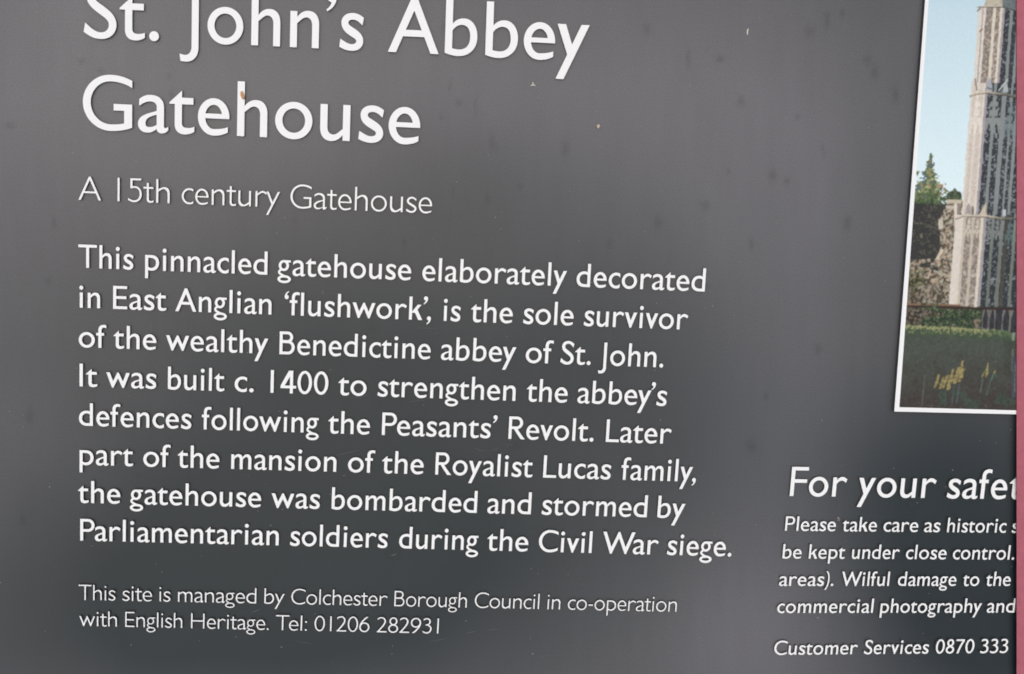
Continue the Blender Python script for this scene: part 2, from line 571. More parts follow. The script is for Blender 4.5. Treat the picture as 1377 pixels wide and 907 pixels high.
LET_H = 0.0014  # relief added so each letter throws a soft dark rim on the board
def text_line(name, base, em, style, words, parent):
    """base: two points of the baseline; words: (text, left ink edge, right ink edge), all in photo pixels"""
    (xa, ya), (xb, yb) = base
    sl_ = (yb - ya) / (xb - xa)
    PX, PY, F_, RIM, off = [], [], [], [], 0
    for txt, xl, xr in words:
        place, x = [], 0.0
        for i, ch in enumerate(txt):
            g = glyph(ch, style)
            if i:
                x += g[5] + KERN.get(txt[i - 1] + ch, 0)
            place.append(x)
            x += (g[4] - g[3]) + g[6]
        lo = min(p + 0 for p in place)
        hi = max(p + (glyph(c, style)[4] - glyph(c, style)[3]) for p, c in zip(place, txt))
        # leaning uprights: compare ink edges at x-height level
        sc = (xr - xl) / (hi - lo)
        for p, ch in zip(place, txt):
            v, fs, rim, x0, x1, lb, rb = glyph(ch, style)
            gx = xl + (v[:, 0] - x0 + p - lo) * sc
            up = v[:, 1] * em / 1000.0
            by = ya + (gx - xa) * sl_
            ln = lean(gx, by - up * 0.5)
            PX.append(gx + ln * (up - 0.22 * em)); PY.append(by - up)
            F_ += [tuple(i + off for i in f) for f in fs]
            RIM += [(a + off, b + off) for a, b in rim]
            off += len(v)
    px = np.concatenate(PX); py = np.concatenate(PY)
    top = at(px, py, LET_H)
    bot = top.copy(); bot[:, 2] = -0.0001
    n = len(top)
    faces = list(F_) + [(b, a, a + n, b + n) for a, b in RIM]
    ids = [0] * len(F_) + [1] * len(RIM)
    return put(name, np.vstack([top, bot]), faces, [M_WHITE, M_CORE], parent, ids)

# ------------------------------------------------------------------ numpy noise for print and stains
def vnoise(x, y, cell, seed):
    g = np.random.RandomState(seed).rand(256, 256)
    u, v = x / cell, y / cell
    i, j = np.floor(u).astype(int), np.floor(v).astype(int)
    fu, fv = u - i, v - j
    fu = fu * fu * (3 - 2 * fu); fv = fv * fv * (3 - 2 * fv)
    a = g[i % 256, j % 256]; b = g[(i + 1) % 256, j % 256]; c = g[i % 256, (j + 1) % 256]; d = g[(i + 1) % 256, (j + 1) % 256]
    return (a * (1 - fu) + b * fu) * (1 - fv) + (c * (1 - fu) + d * fu) * fv

def fbm(x, y, cell, seed, n=3):
    s, t = 0, 0
    for k in range(n):
        s = s + vnoise(x, y, cell / 2**k, seed + k) / 2**k; t += 1 / 2**k
    return s / t

def grid_sheet(name, x0, x1, y0, y1, step, h, mats, parent, paint):
    nx, ny = int((x1 - x0) / step) + 1, int((y1 - y0) / step) + 1
    gx, gy = np.meshgrid(np.linspace(x0, x1, nx), np.linspace(y0, y1, ny))
    v = at(gx, gy, h).reshape(-1, 3)
    idx = np.arange(nx * ny).reshape(ny, nx)
    f = np.stack([idx[1:, :-1], idx[1:, 1:], idx[:-1, 1:], idx[:-1, :-1]], -1).reshape(-1, 4)
    me = bpy.data.meshes.new(name)
    me.vertices.add(len(v)); me.vertices.foreach_set('co', v.ravel().astype(np.float32))
    me.loops.add(f.size); me.loops.foreach_set('vertex_index', f.ravel().astype(np.int32))
    me.polygons.add(len(f)); me.polygons.foreach_set('loop_start', np.arange(0, f.size, 4, dtype=np.int32))
    me.polygons.foreach_set('loop_total', np.full(len(f), 4, np.int32))
    me.update(); me.validate()
    col = np.ones((nx * ny, 4), np.float32)
    col[:, :3] = paint(gx, gy).reshape(-1, 3)
    a = me.attributes.new('print', 'FLOAT_COLOR', 'POINT')
    a.data.foreach_set('color', col.ravel())
    for m in mats:
        me.materials.append(m)
    o = bpy.data.objects.new(name, me)
    COL.objects.link(o)
    o.parent = parent
    return o

def slab(name, quad, z0, z1, mats, parent=None, ids=None):
    """plate over a four-cornered outline given in photo pixels (at its top), from z0 to z1"""
    q = np.array(quad, float)
    top = at(q[:, 0], q[:, 1], z1)
    bot = top.copy(); bot[:, 2] = z0
    n = len(q)
    f = [tuple(range(n))[::-1], tuple(range(n, 2 * n))] + [(i, (i + 1) % n, (i + 1) % n + n, i + n) for i in range(n)]
    return put(name, np.vstack([top, bot]), f, mats, parent, ids)

# ------------------------------------------------------------------ the sign
sign = bpy.data.objects.new('information_sign', None)
COL.objects.link(sign)
sign.matrix_world = SIGN_M
tag(sign, 'dark slate grey information board with white lettering in relief added for its soft shadows and a colour photograph', 'sign')

BX0, BX1, BY0, BY1 = -90, 1530, -170, 1010
slab('board', [(BX0, BY0), (BX1, BY0), (BX1, BY1), (BX0, BY1)], -0.014, -0.0003, [M_BACK], sign)

SMUDGE = [(110, 82, 4, 4), (135, 95, 4, 3), (605, 116, 1.5, 9), (640, 142, 1.5, 13), (617, 138, 5, 5), (592, 156, 2, 5), (661, 192, 3, 12), (668, 200, 2, 6),
          (610, 257, 1.3, 7), (606, 294, 1.3, 9), (543, 326, 2, 8), (1089, 43, 6, 7), (926, 79, 3, 10), (968, 80, 5, 5), (1167, 81, 5, 6), (1177, 97, 5, 8),
          (997, 137, 4, 7), (1039, 236, 4.5, 9), (1058, 244, 3.5, 6), (949, 276, 6, 7), (1107, 203, 2, 7), (1204, 128, 4, 9), (1112, 28, 3, 10), (1133, 18, 3, 7),
          (1072, 158, 3, 3), (979, 230, 2, 5), (66, 379, 4, 5), (13, 168, 6, 4), (73, 300, 3, 7), (398, 296, 3, 3), (500, 443, 8, 6), (410, 520, 10, 6),
          (1030, 534, 3, 6), (186, 640, 3, 3), (117, 690, 1.5, 7), (950, 386, 3, 3), (700, 250, 3, 3), (655, 268, 3, 6), (600, 40, 4, 9), (870, 40, 4, 8),
          (820, 330, 3, 6), (690, 600, 9, 5), (530, 745, 9, 5), (230, 128, 3, 6), (228, 104, 2.5, 4), (885, 300, 5, 8), (760, 200, 5, 9), (1140, 300, 5, 9),
          (1010, 330, 4, 8), (1100, 470, 4, 7), (40, 560, 5, 9), (30, 700, 4, 6), (1010, 600, 5, 8)]
def face_paint(x, y):
    base = np.stack([np.full(x.shape, c) for c in (0.079, 0.082, 0.0865)], -1)
    m = np.ones(x.shape)
    for sx, sy, rx, ry in SMUDGE:
        w = (slice(None), slice(None))
        jx = (vnoise(x, y, 5, 3) - .5) * 4; jy = (vnoise(x, y, 5, 4) - .5) * 4
        dd = ((x + jx - sx) / rx) ** 2 + ((y + jy - sy) / ry) ** 2
        m = m * (1 - 0.24 * np.exp(-dd * 0.8))
    streak = fbm(x * 2.2, y * 0.35, 30, 11)                      # faint run-off streaks and dust film
    film = fbm(x, y, 260, 21, 3)
    m = m * (0.95 + 0.10 * streak) * (0.92 + 0.16 * film)
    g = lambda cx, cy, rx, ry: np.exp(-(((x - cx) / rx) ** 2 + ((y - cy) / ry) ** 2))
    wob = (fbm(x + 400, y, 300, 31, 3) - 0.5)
    # shading painted into the ground: slate darkening behind text, lighter warm grey elsewhere
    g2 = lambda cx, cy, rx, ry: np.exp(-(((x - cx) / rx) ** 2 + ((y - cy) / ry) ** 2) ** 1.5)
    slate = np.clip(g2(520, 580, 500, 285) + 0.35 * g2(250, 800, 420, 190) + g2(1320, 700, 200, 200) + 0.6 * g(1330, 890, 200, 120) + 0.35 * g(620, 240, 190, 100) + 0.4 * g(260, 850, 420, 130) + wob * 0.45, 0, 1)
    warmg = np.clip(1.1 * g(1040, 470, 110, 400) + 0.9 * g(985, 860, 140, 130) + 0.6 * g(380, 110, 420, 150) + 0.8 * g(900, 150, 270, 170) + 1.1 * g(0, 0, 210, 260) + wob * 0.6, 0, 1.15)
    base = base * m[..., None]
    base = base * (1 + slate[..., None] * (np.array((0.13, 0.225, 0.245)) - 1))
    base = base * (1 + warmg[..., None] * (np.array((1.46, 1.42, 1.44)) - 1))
    return base
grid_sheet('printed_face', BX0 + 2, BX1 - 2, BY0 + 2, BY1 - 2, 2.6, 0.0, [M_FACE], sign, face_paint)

RE, LI = 'regular', 'light'
AP, OQ = '\u2019', '\u2018'
text_line('title_line', ((344.2, 61.3), (587.8, 73.1)), 108.5, RE, [('St.', 112.5, 213.9), ('John' + AP + 's', 241.7, 489), ('Abbey', 522.1, 792)], sign)
text_line('title_line', ((328.3, 183.5), (467.8, 189.9)), 107.5, RE, [('Gatehouse', 111.4, 565)], sign)
text_line('subtitle_line', ((106.7, 268.9), (540.5, 285.6)), 46.2, LI, [('A', 105.5, 135.9), ('15th', 158.1, 228.1), ('century', 244.5, 376.4), ('Gatehouse', 390.6, 581)], sign)
BODY = [
 (((118.4, 360.6), (944.6, 392.3)), 45.7, [('This', 105.4, 179.3), ('pinnacled', 195.2, 359.6), ('gatehouse', 373.4, 553), ('elaborately', 568, 762.1), ('decorated', 775.4, 948.3)]),
 (((109.2, 414), (912, 443.2)), 45.4, [('in', 106.7, 134.6), ('East', 152.1, 223.6), ('Anglian', 235.8, 365.1), (OQ + 'flushwork' + AP + ',', 382.6, 579.7), ('is', 596.4, 619.3), ('the', 633.2, 689.5), ('sole', 703.7, 771.3), ('survivor', 785.4, 925)]),
 (((134.3, 468.1), (880.3, 494)), 45.0, [('of', 105.9, 142.9), ('the', 152.6, 210.2), ('wealthy', 223.3, 360.6), ('Benedictine', 375.9, 579.2), ('abbey', 593.1, 694), ('of', 707, 743.7), ('St.', 753.8, 794.6), ('John.', 805.1, 892.3)]),
 (((110, 519.9), (739.6, 541)), 44.7, [('It', 107, 130.9), ('was', 142.9, 210.2), ('built', 225.8, 301.8), ('c.', 315.5, 341.2), ('1400', 363.9, 441.4), ('to', 455, 492.9), ('strengthen', 507.9, 693.3), ('the', 708.3, 763.3), ('abbey' + AP + 's', 776.7, 896.6)]),
 (((124.2, 573.1), (890, 596.8)), 44.3, [('defences', 106.2, 257.4), ('following', 271.5, 428.9), ('the', 441.4, 497.5), ('Peasants' + AP, 513.7, 668.2), ('Revolt.', 684, 798.4), ('Later', 815.1, 902.8)]),
 (((150.1, 626.4), (908.3, 647.4)), 43.8, [('part', 107, 179), ('of', 192.7, 229.1), ('the', 239, 295.1), ('mansion', 311, 452.3), ('of', 468.1, 504), ('the', 513.7, 569.7), ('Royalist', 585.6, 716.2), ('Lucas', 730.7, 821.5), ('family,', 835.5, 936.2)]),
 (((137.6, 677.1), (867.7, 695.9)), 43.2, [('the', 105, 161.8), ('gatehouse', 174.8, 351.2), ('was', 365.1, 430.2), ('bombarded', 446.1, 641.5), ('and', 655.6, 714.2), ('stormed', 728.7, 870.2), ('by', 884.4, 921.2)]),
 (((110, 727.2), (915.8, 746.9)), 42.7, [('Parliamentarian', 107.9, 374.8), ('soldiers', 390.1, 521.3), ('during', 536.8, 643.5), ('the', 655.2, 710.3), ('Civil', 724.5, 795.9), ('War', 810.1, 885.3), ('siege.', 897.3, 984.1)]),
]
for b, em, w in BODY:
    text_line('paragraph_line', b, em, RE, w, sign)
text_line('contact_line', ((115, 807.1), (908.7, 822.9)), 29.8, LI, [('This', 105.9, 155.1), ('site', 164.8, 204.4), ('is', 214.4, 229.1), ('managed', 239.5, 344.5), ('by', 355.6, 382.6), ('Colchester', 391.8, 520.8), ('Borough', 530.4, 627.7), ('Council', 638.5, 725), ('in', 736.2, 753.3), ('co-operation', 763.7, 910)], sign)
text_line('contact_line', ((169.3, 843.2), (588.4, 852.2)), 29.4, LI, [('with', 106.7, 157.1), ('English', 168.5, 245), ('Heritage.', 257, 361.2), ('Tel:', 370.9, 412.7), ('01206', 423, 496.7), ('282931', 507.1, 589.7)], sign)
text_line('safety_heading', ((1064.5, 667.3), (1322.1, 671)), 57.5, RE, [('For', 1063, 1138.5), ('your', 1154.5, 1258.5), ('safe', 1274.2, 1354.3), ('ty', 1357.0, 1401)], sign)
text_line('safety_line', ((1056.5, 714), (1338.6, 716.6)), 28.4, RE, [('Please', 1056, 1124), ('take', 1133, 1179.2), ('care', 1188.2, 1234.8), ('as', 1243, 1264.3), ('historic', 1274, 1352.9), ('s', 1361, 1370)], sign)
text_line('safety_line', ((1098, 751.5), (1356.5, 752.9)), 28.2, RE, [('be', 1052.5, 1077.9), ('kept', 1088, 1136.2), ('under', 1145.8, 1209.5), ('close', 1218.3, 1272.9), ('control.', 1281.5, 1364.2)], sign)
text_line('safety_line', ((1062.4, 788.2), (1336, 788.2)), 28.0, RE, [('areas).', 1047.9, 1121), ('Wilful', 1131.5, 1195.8), ('damage', 1207.6, 1286.1), ('to', 1295, 1316.8), ('the', 1326, 1359.1)], sign)
text_line('safety_line', ((1075, 824.6), (1340.6, 824.1)), 27.8, RE, [('commercial', 1045.2, 1174.2), ('photography', 1184, 1319.8), ('and', 1327.4, 1364.6)], sign)
text_line('phone_line', ((1123.2, 880.3), (1345, 878.4)), 27.6, RE, [('Customer', 1041, 1153.2), ('Services', 1162, 1248.8), ('0870', 1258.2, 1309.8), ('333', 1318.4, 1355.6)], sign)

# ------------------------------------------------------------------ the colour photograph on the board
def lerp(a, b, t):
    return a + (b - a) * t[..., None]

def photo_paint(x, y):
    """printed picture: tower corner against the sky, ruined wall, trees, hedge with yellow flowers"""
    C = lambda *c: lin(c)
    u = x + 0.078 * (y - 290)                       # the picture's own uprights
    fine = vnoise(x, y, 1.6, 41); mid = vnoise(x, y, 3.4, 42); big = fbm(x, y, 16, 43); f2 = vnoise(x, y, 2.2, 44)
    one = np.ones(x.shape + (3,))
    img = lerp(C(186, 211, 220) * one, C(214, 234, 237), np.clip(y / 250, 0, 1))
    def put_(mask, col, amt=0.0, n=None):
        nonlocal img
        c = np.asarray(col, float)
        if c.ndim == 1:
            c = np.broadcast_to(c, img.shape)
        if n is not None:
            c = c * np.clip(1 + amt * (n - 0.5) * 2, 0.05, 3)[..., None]
        img = np.where(mask[..., None], c, img)
    jag = (fbm(x, y, 8, 50) - .5) * 12
    # ---- conifer, neighbouring small tree, dark undergrowth
    tx = 1252.5 - (y - 208) * 0.10
    tw = np.interp(y, [206, 211, 215, 220, 231, 233, 243, 245, 262, 280], [1, 2.5, 2, 5, 6.5, 9, 11, 17, 24, 34])
    tree = (np.abs(x - tx + jag * .35) / tw + (f2 - .5) * .9 + (fine - .5) * .5 < 1.0 + jag * .02) & (y > 206)
    tree |= (x < 1234 + jag) & (y > 230) & (y < 239) & (f2 > .45)
    leaf = lerp(C(74, 92, 62) * one, C(186, 190, 140), np.clip((mid - .25) * 1.0 + (fine - .5) * .9, 0, 1))
    leaf = np.where((vnoise(x, y, 5, 52) > .74)[..., None], C(150, 126, 96), leaf)
    leaf = np.where((vnoise(x, y, 6, 53) > .70)[..., None], C(92, 106, 104), leaf)
    green = lerp(C(44, 64, 46) * one, C(104, 124, 80), np.clip(f2 * 1.1 - .15, 0, 1))
    k = np.clip((y - 255 + jag) / 14, 0, 1)
    tc = lerp(leaf, green, k)
    und = lerp(C(52, 53, 52) * one, C(88, 88, 76), np.clip((f2 - .55) * 2.0 + (big - .5), 0, 1))
    tc = lerp(tc, und, np.clip((y - 272 + jag) / 14, 0, 1))
    put_(tree & (y < 283), tc)
    put_((np.abs(x - 1283 + jag * .3) < 10) & (y > 253 + np.abs(x - 1283) * .7 + jag * .7) & (y < 272), lerp(C(48, 58, 50) * one, C(104, 122, 84), np.clip(fine * 1.2 - .3, 0, 1)))
    put_((y > 274) & (x < 1276) & (y < 352), und)
    glint = (x < 1240) & (y > 300) & (y < 330) & (fbm(x, y, 6, 55) > .62)
    put_(glint, C(112, 116, 92), .2, fine)
    # ---- rubble wall
    edge = np.interp(y, [268, 280, 284, 291, 295, 309, 312, 330, 336, 348, 350], [1273, 1273, 1268, 1266, 1262, 1262, 1264, 1265, 1263, 1261, 1210])
    wl = (y > 269) & (x > edge + jag * .3) & (y < 452)
    put_((y > 340) & (y < 372) & (x < 1275), und)
    wl &= ~((y > 338) & (y < 362 + jag) & (x < 1262) & (vnoise(x, y, 7, 60) < .42))
    stn = np.clip((vnoise(x + y * .3, y - x * .2, 2.9, 62) - .5) * 1.5 + .42 + (vnoise(x, y, 1.8, 67) - .5) * 1.2, 0, 1)
    stone = lerp(C(84, 77, 64) * one, C(186, 177, 158), stn)
    hue = vnoise(x + y * .25, y, 3.4, 61)
    stone = np.where((hue > .72)[..., None], stone * np.array((1.04, .90, .80)), stone)
    stone = np.where((hue < .25)[..., None], stone * np.array((.90, .98, .96)), stone)
    stone = stone * np.where(y > 380, .70, .90)[..., None] * (1 - .22 * np.clip((1262 - x) / 30, 0, 1))[..., None]
    put_(wl, stone)
    moss = wl & (x < 1244) & (y > 362) & (fbm(x, y, 10, 63) > .52)
    put_(moss, img * np.array((.62, .70, .52)))
    put_((y > 269) & (y < 274) & (x > 1273) & (x < 1293), C(184, 176, 156), 0.1, mid)
    put_((y >= 274) & (y < 277) & (x > 1274) & (x < 1284), C(120, 106, 94), 0.2, mid)
    put_((y >= 277) & (y < 281) & (x > 1272) & (x < 1286), C(190, 182, 166), 0.1, mid)
    put_((y >= 274) & (y < 292) & (x > 1287) & (x < 1291), C(132, 126, 118), 0.15, mid)
    put_((y >= 274) & (y < 300) & (x > 1283) & (x < 1287), C(206, 198, 182), 0.05, mid)
    put_((y > 295) & (y < 308) & (x > 1262) & (x < 1268), C(190, 184, 166), 0.08, mid)
    put_((np.abs(x - 1266 + (y - 338) * .55) < 2.2) & (y > 336) & (y < 349), C(196, 186, 162), 0.08, mid)
    # ---- tower
    left = np.where(y < 108, 1294.8, np.where(y < 289, 1292.8, 1285.2)) + (vnoise(x, y, 5, 64) - .5) * 1.6
    roof = (y < 9) & (x > 1325.5 - y * .25)
    tower = ((u > left) & (y >= 8.5)) | roof
    pale = C(208, 202, 190); cream = C(206, 199, 182); lav = C(152, 149, 152)
    sp = vnoise(x, y, 2.0, 65); spk0 = vnoise(x, y, 2.6, 74)
    flintA = lerp(C(124, 115, 105) * one, C(192, 183, 171), np.clip((sp - .28) * 1.1 + (spk0 - .5) * .6, 0, 1))
    flintL = lerp(C(184, 174, 162) * one, C(208, 200, 188), fine)
    spk = vnoise(x * 1.0 + 31, y + y * .2, 2.3, 73)
    flintD = lerp(C(52, 56, 60) * one, C(144, 151, 154), np.clip((spk - .60) * 2.4 + (fine - .5) * .7 + (big - .5) * .35, 0, 1))
    flintD = np.where((y > 330)[..., None], flintD * np.array((.86, .90, .88)), flintD)
    cool = lerp(C(128, 136, 134) * one, C(108, 114, 106), np.clip((y - 270) / 80, 0, 1))
    put_(tower, pale, 0.06, f2)
    def bands(sel, items):
        for a, b, kd in items:
            c = {'a': flintA, 'l': flintL, 'd': flintD, 'm': cool, 'p': pale, 'c': cream, 'v': lav, 's': C(186, 178, 160)}[kd]
            w_ = (vnoise(x, y, 4, 66) - .5) * .8
            put_(sel & tower & (u + w_ >= a) & (u + w_ < b), c, 0.07, f2)
    s0 = y < 8.5; s1 = (y >= 8.5) & (y < 112); s2 = (y >= 112) & (y < 289); s3 = y >= 289
    put_(s0 & tower & (x < 1348), C(176, 170, 152), .2, mid)
    put_((y < 9 + np.clip(x - 1348, 0, 40) * .3) & (x >= 1348), C(100, 110, 110), .18, f2)
    s1 = s1 & (y >= 9 + np.clip(x - 1348, 0, 40) * .3)
    bands(s1, [(1294, 1299.5, 'p'), (1299.5, 1301, 'v'), (1301, 1304.5, 'p'), (1304.5, 1314, 'a'), (1314, 1318, 'c'), (1318, 1323.5, 'a'), (1323.5, 1327, 'c'), (1327, 1330, 'v'),
               (1330, 1337, 'd'), (1337, 1341, 'm'), (1341, 1347, 'd'), (1347, 1351, 'm'), (1351, 1420, 'd')])
    bands(s2, [(1292, 1295.7, 'p'), (1295.7, 1300, 'l'), (1300, 1303.5, 'p'), (1303.5, 1309, 'l'), (1309, 1312, 'p'), (1312, 1315.4, 'v'), (1315.4, 1323.2, 'd'), (1323.2, 1327.2, 'm'),
               (1327.2, 1335, 'd'), (1335, 1341, 'm'), (1341, 1346.8, 'd'), (1346.8, 1349.4, 'm'), (1349.4, 1354, 'd'), (1354, 1358, 'm'), (1358, 1420, 'd')])
    bands(s3, [(1285, 1296.2, 'p'), (1296.2, 1299.6, 's'), (1299.6, 1307.6, 'a'), (1307.6, 1311.3, 's'), (1311.3, 1319.3, 'a'), (1319.3, 1323.3, 'c'), (1323.3, 1327.2, 'v'), (1327.2, 1334.4, 'd'),
               (1334.4, 1338.2, 'm'), (1338.2, 1346.3, 'd'), (1346.3, 1351.2, 'm'), (1351.2, 1364, 'd'), (1364, 1368, 'm'), (1368, 1420, 'd')])
    put_(s3 & tower & (u > 1352) & (u < 1357) & (y < 415), C(72, 70, 64), .25, f2)
    # pale carved heads of the panels: a cross above twin cusped lights
    def heads(a, b, y0, y1, c):
        m_ = (a + b) / 2; w = b - a; t = (y - y0) / (y1 - y0); n = (u - m_) / w
        cross = ((np.abs(n) < .07) | ((np.abs(t - .22) < .07) & (np.abs(n) < .26)) | ((np.abs(t - .45) < .08) & (np.abs(n) < .30))) & (t < .6)
        q = np.abs(np.abs(n) - .25)
        light = q < np.clip((t - .72) / .28, 0, 1) ** .7 * .19
        net = (t > .58) & ~light & ~((np.abs(n) < .08) & (np.abs(t - .66) < .05))
        put_(tower & (t > 0) & (t < 1) & (np.abs(n) < .5) & (cross | net), c, .10, f2)
    heads(1315.4, 1335, 129, 180, C(132, 140, 136)); heads(1341, 1354, 137, 188, C(112, 126, 128))
    heads(1295.5, 1309.5, 128, 180, C(216, 210, 198))
    heads(1299.6, 1307.6, 293, 320, C(190, 182, 168)); heads(1311.3, 1319.3, 293, 320, C(190, 182, 166))
    heads(1327.2, 1334.4, 294, 322, C(118, 124, 120)); heads(1338.2, 1346.3, 294, 322, C(118, 124, 120)); heads(1354, 1364, 296, 330, C(86, 104, 102))
    # gablets and crockets standing on the ledges
    gab = lambda cx, w, y0, y1: tower & (y > y0) & (y < y1) & (np.abs(x - cx) < w * np.sqrt(np.clip((y - y0) / (y1 - y0), 0, 1)))
    put_(gab(1302.5, 5, 274, 290), C(158, 150, 144), .12, f2)
    put_(tower & (y < 290) & (x > 1307) & (x < 1309.3) & (y > 277), C(96, 92, 88), .12, f2)
    put_(tower & (x < 1326) & (x > 1325.5 - (y - 273) * .55) & (y > 273) & (y < 290), C(190, 180, 158), .10, f2)
    put_(tower & (np.abs(x - 1350.6) < 2) & (y > 282) & (y < 291), C(178, 188, 192))
    put_(gab(1330.5, 4.6, 105, 123), C(158, 162, 168), .12, f2)
    put_(tower & (x > 1327) & (x < 1335) & (np.abs(y - 119 - (x - 1330) * .3) < 1), C(90, 94, 98))
    put_(gab(1352.3, 4.0, 112, 124), C(160, 170, 170), .10, f2)
    put_(tower & (np.abs(y - 121 + (x - 1344) * 1.25) < 1.3) & (x > 1343) & (x < 1355), C(184, 190, 188))
    put_((np.abs(x - 1311.5 - (y - 107) * .14) < 1.2) & (y > 106) & (y < 122), C(138, 132, 124))
    for bx, by in ((1316.5, 13.2), (1319.3, 41)):
        put_((np.abs(y - by + (x - bx) * .8) < 1.5) & (np.abs(x - bx) < 2.6), C(132, 116, 104))
    # string courses
    for pts in (((1300, 9), (1323, 8.3), (1349, 8.3), (1367, 13.8), (1450, 26)), ((1303.5, 129), (1312, 126), (1328.6, 123.6), (1336, 125.5), (1353, 127), (1368, 131), (1450, 140)),
                ((1284, 294), (1296.5, 289.6), (1312, 290.6), (1325, 290.3), (1350, 294.5), (1368, 293.5), (1450, 300))):
        lv = np.interp(x, [p[0] for p in pts], [p[1] for p in pts])
        ok = (x > pts[0][0]) & (u > left - 3)
        put_(ok & (np.abs(y - lv) < 1.2) & (lv > 20), lerp(C(196, 188, 170) * one, C(108, 108, 96), np.clip((x - 1326) / 25, 0, 1)), .10, f2)
        put_(ok & (y > lv + .9) & (y < lv + 2.3), lerp(C(120, 112, 98) * one, C(62, 62, 58), np.clip((x - 1326) / 25, 0, 1)), .2, f2)
    # ---- tower foot, ivy, railing
    foot = (y > 413) & (y < 452)
    put_(foot & (u < 1336) & (x > 1212), stone * .62)
    ivy = lerp(C(40, 54, 42) * one, C(112, 124, 88), np.clip((fine - .5) * 1.5 + (f2 - .4) * .6, 0, 1))
    put_(foot & (x > 1246 + jag * 3) & (x < 1324 + jag) & (fbm(x, y, 9, 68) > .36), ivy)
    put_(foot & (u >= 1331), C(50, 52, 56), .35, f2)
    hy = np.clip((y - 416) / 12, 0, 1)
    for m_, hw_ in ((1336, 4.2), (1345, 4.2), (1364, 5.5), (1375, 5.5)):
        put_(foot & (y > 416) & (np.abs(u - m_) < hw_) & (np.abs(u - m_) > hw_ * np.sqrt(hy) * .78) & (u > 1330), C(112, 110, 104), .15, f2)
    rail = 412.3 + (x - 1220) * .026
    put_(np.abs(y - rail) < 1.7, lerp(C(52, 42, 38) * one, C(86, 72, 62), np.clip((fine - .5), 0, 1)))
    put_((np.abs(y - rail + 3) < 1.3) & (x < 1292), C(126, 100, 80), .25, f2)
    put_((x > 1238) & (x < 1262) & (np.abs(y - rail) < 5) & (f2 > .45), ivy)
    # ---- hedge and flower bed
    tooth = (vnoise(x, y * .3, 3.2, 69) - .5) * 4
    ht = 437.5 + (x - 1218) * .050 + np.clip(x - 1340, 0, 30) * .10
    hedge = y > ht + tooth * .6
    ramp = np.clip((y - ht) / 17 + (f2 - .5) * .9, 0, 1)
    top = lerp(C(146, 150, 106) * one, C(86, 106, 76), np.clip((x - 1315) / 40, 0, 1))
    hc = lerp(top, C(60, 80, 58), np.clip(ramp * 2.2, 0, 1))
    soil = lerp(C(70, 77, 69) * one, C(62, 58, 54), np.clip((y - 470) / 70 + (big - .5) * .8, 0, 1))
    hc = lerp(hc, soil, np.clip(ramp * 2 - .9, 0, 1))
    put_(hedge, hc, 0.30, fine * .5 + f2 * .5)
    put_(hedge & (x > 1350) & (y < ht + 60) & (y > ht + 12), img * np.array((.86, .82, .80)))
    low = hedge & (y > 525) & (x > 1262) & (fbm(x, y, 9, 70) > .56)
    put_(low, C(60, 70, 62), .4, fine)
    put_(hedge & (y > 486) & (vnoise(x, y, 2.4, 72) > .95), C(100, 96, 78), .3, fine)
    for sx, y0, y1, dx, cc in ((1243.5, 503, 545, -.08, (86, 88, 86)), (1283, 519, 546, -.12, (70, 84, 84)), (1290, 517, 542, -.14, (80, 92, 92)), (1321.5, 509, 528, -.16, (84, 96, 88)), (1334, 506, 532, -.30, (72, 92, 84)), (1272, 524, 546, -.05, (66, 82, 74))):
        put_(hedge & (y > y0) & (y < y1) & (np.abs(x - sx - (y - y0) * dx) < .8), C(*cc), .2, f2)
    put_(hedge & (np.abs(x - 1363.5 + (y - 440) * .06) < 1.7) & (y < 458), C(128, 134, 130), .1, f2)
    put_(hedge & (np.abs(x - 1362 + (y - 470) * .03) < 1.0) & (y > 470) & (y < 500), C(96, 102, 92), .2, f2)
    put_(hedge & (x > 1361) & (x < 1367) & (y > 480) & (y < 535), C(66, 74, 80), .2, f2)
    put_(hedge & (np.abs(x - 1365.5 + (y - 500) * .03) < .9) & (y > 490) & (y < 527), C(92, 100, 98), .2, f2)
    yel = lerp(C(98, 92, 62) * one, C(168, 156, 102), np.clip(fine * .8 + f2 * .5 - .2, 0, 1))
    for x0_, y0_, x1_, y1_, w in ((1262.5, 504, 1257.5, 522, 1.8), (1269, 507, 1264.5, 523, 2.2), (1274.5, 505, 1268, 522, 2.2), (1282, 496.5, 1277, 512, 2.0), (1280, 506, 1274, 525, 2.6), (1290, 493.5, 1284, 516, 3.0),
                                  (1295, 484.5, 1291, 506, 1.5), (1296, 496, 1288.5, 514, 2.8), (1328.5, 488.5, 1326.5, 505, 1.3), (1324, 500, 1320.5, 508, 1.0), (1329, 500, 1325, 508, 1.2), (1338.5, 498, 1336, 504, 0.9)):
        t = np.clip((y - y0_) / (y1_ - y0_), 0, 1)
        d = np.abs(x - (x0_ + (x1_ - x0_) * t))
        put_(hedge & (y > y0_) & (y < y1_) & (d < w * (.35 + .65 * np.sin(np.pi * np.clip(t * .8 + .1, 0, 1))) * (.6 + .9 * f2)), yel)
    put_(hedge & (np.abs(x - 1335.5 + (y - 505) * .3) < 1.2) & (y > 502) & (y < 511), C(74, 104, 80))
    put_(hedge & (np.abs(x - 1325) < 1.6) & (y > 498) & (y < 506) & (f2 > .4), C(86, 104, 66))
    # the print's own softness
    p = np.pad(img, ((1, 1), (1, 1), (0, 0)), 'edge')
    img = (p[1:-1, 1:-1] * 4 + (p[:-2, 1:-1] + p[2:, 1:-1] + p[1:-1, :-2] + p[1:-1, 2:]) * 2 + p[:-2, :-2] + p[2:, 2:] + p[:-2, 2:] + p[2:, :-2]) / 16
    return np.clip(img * 1.02, 0.004, 0.85)


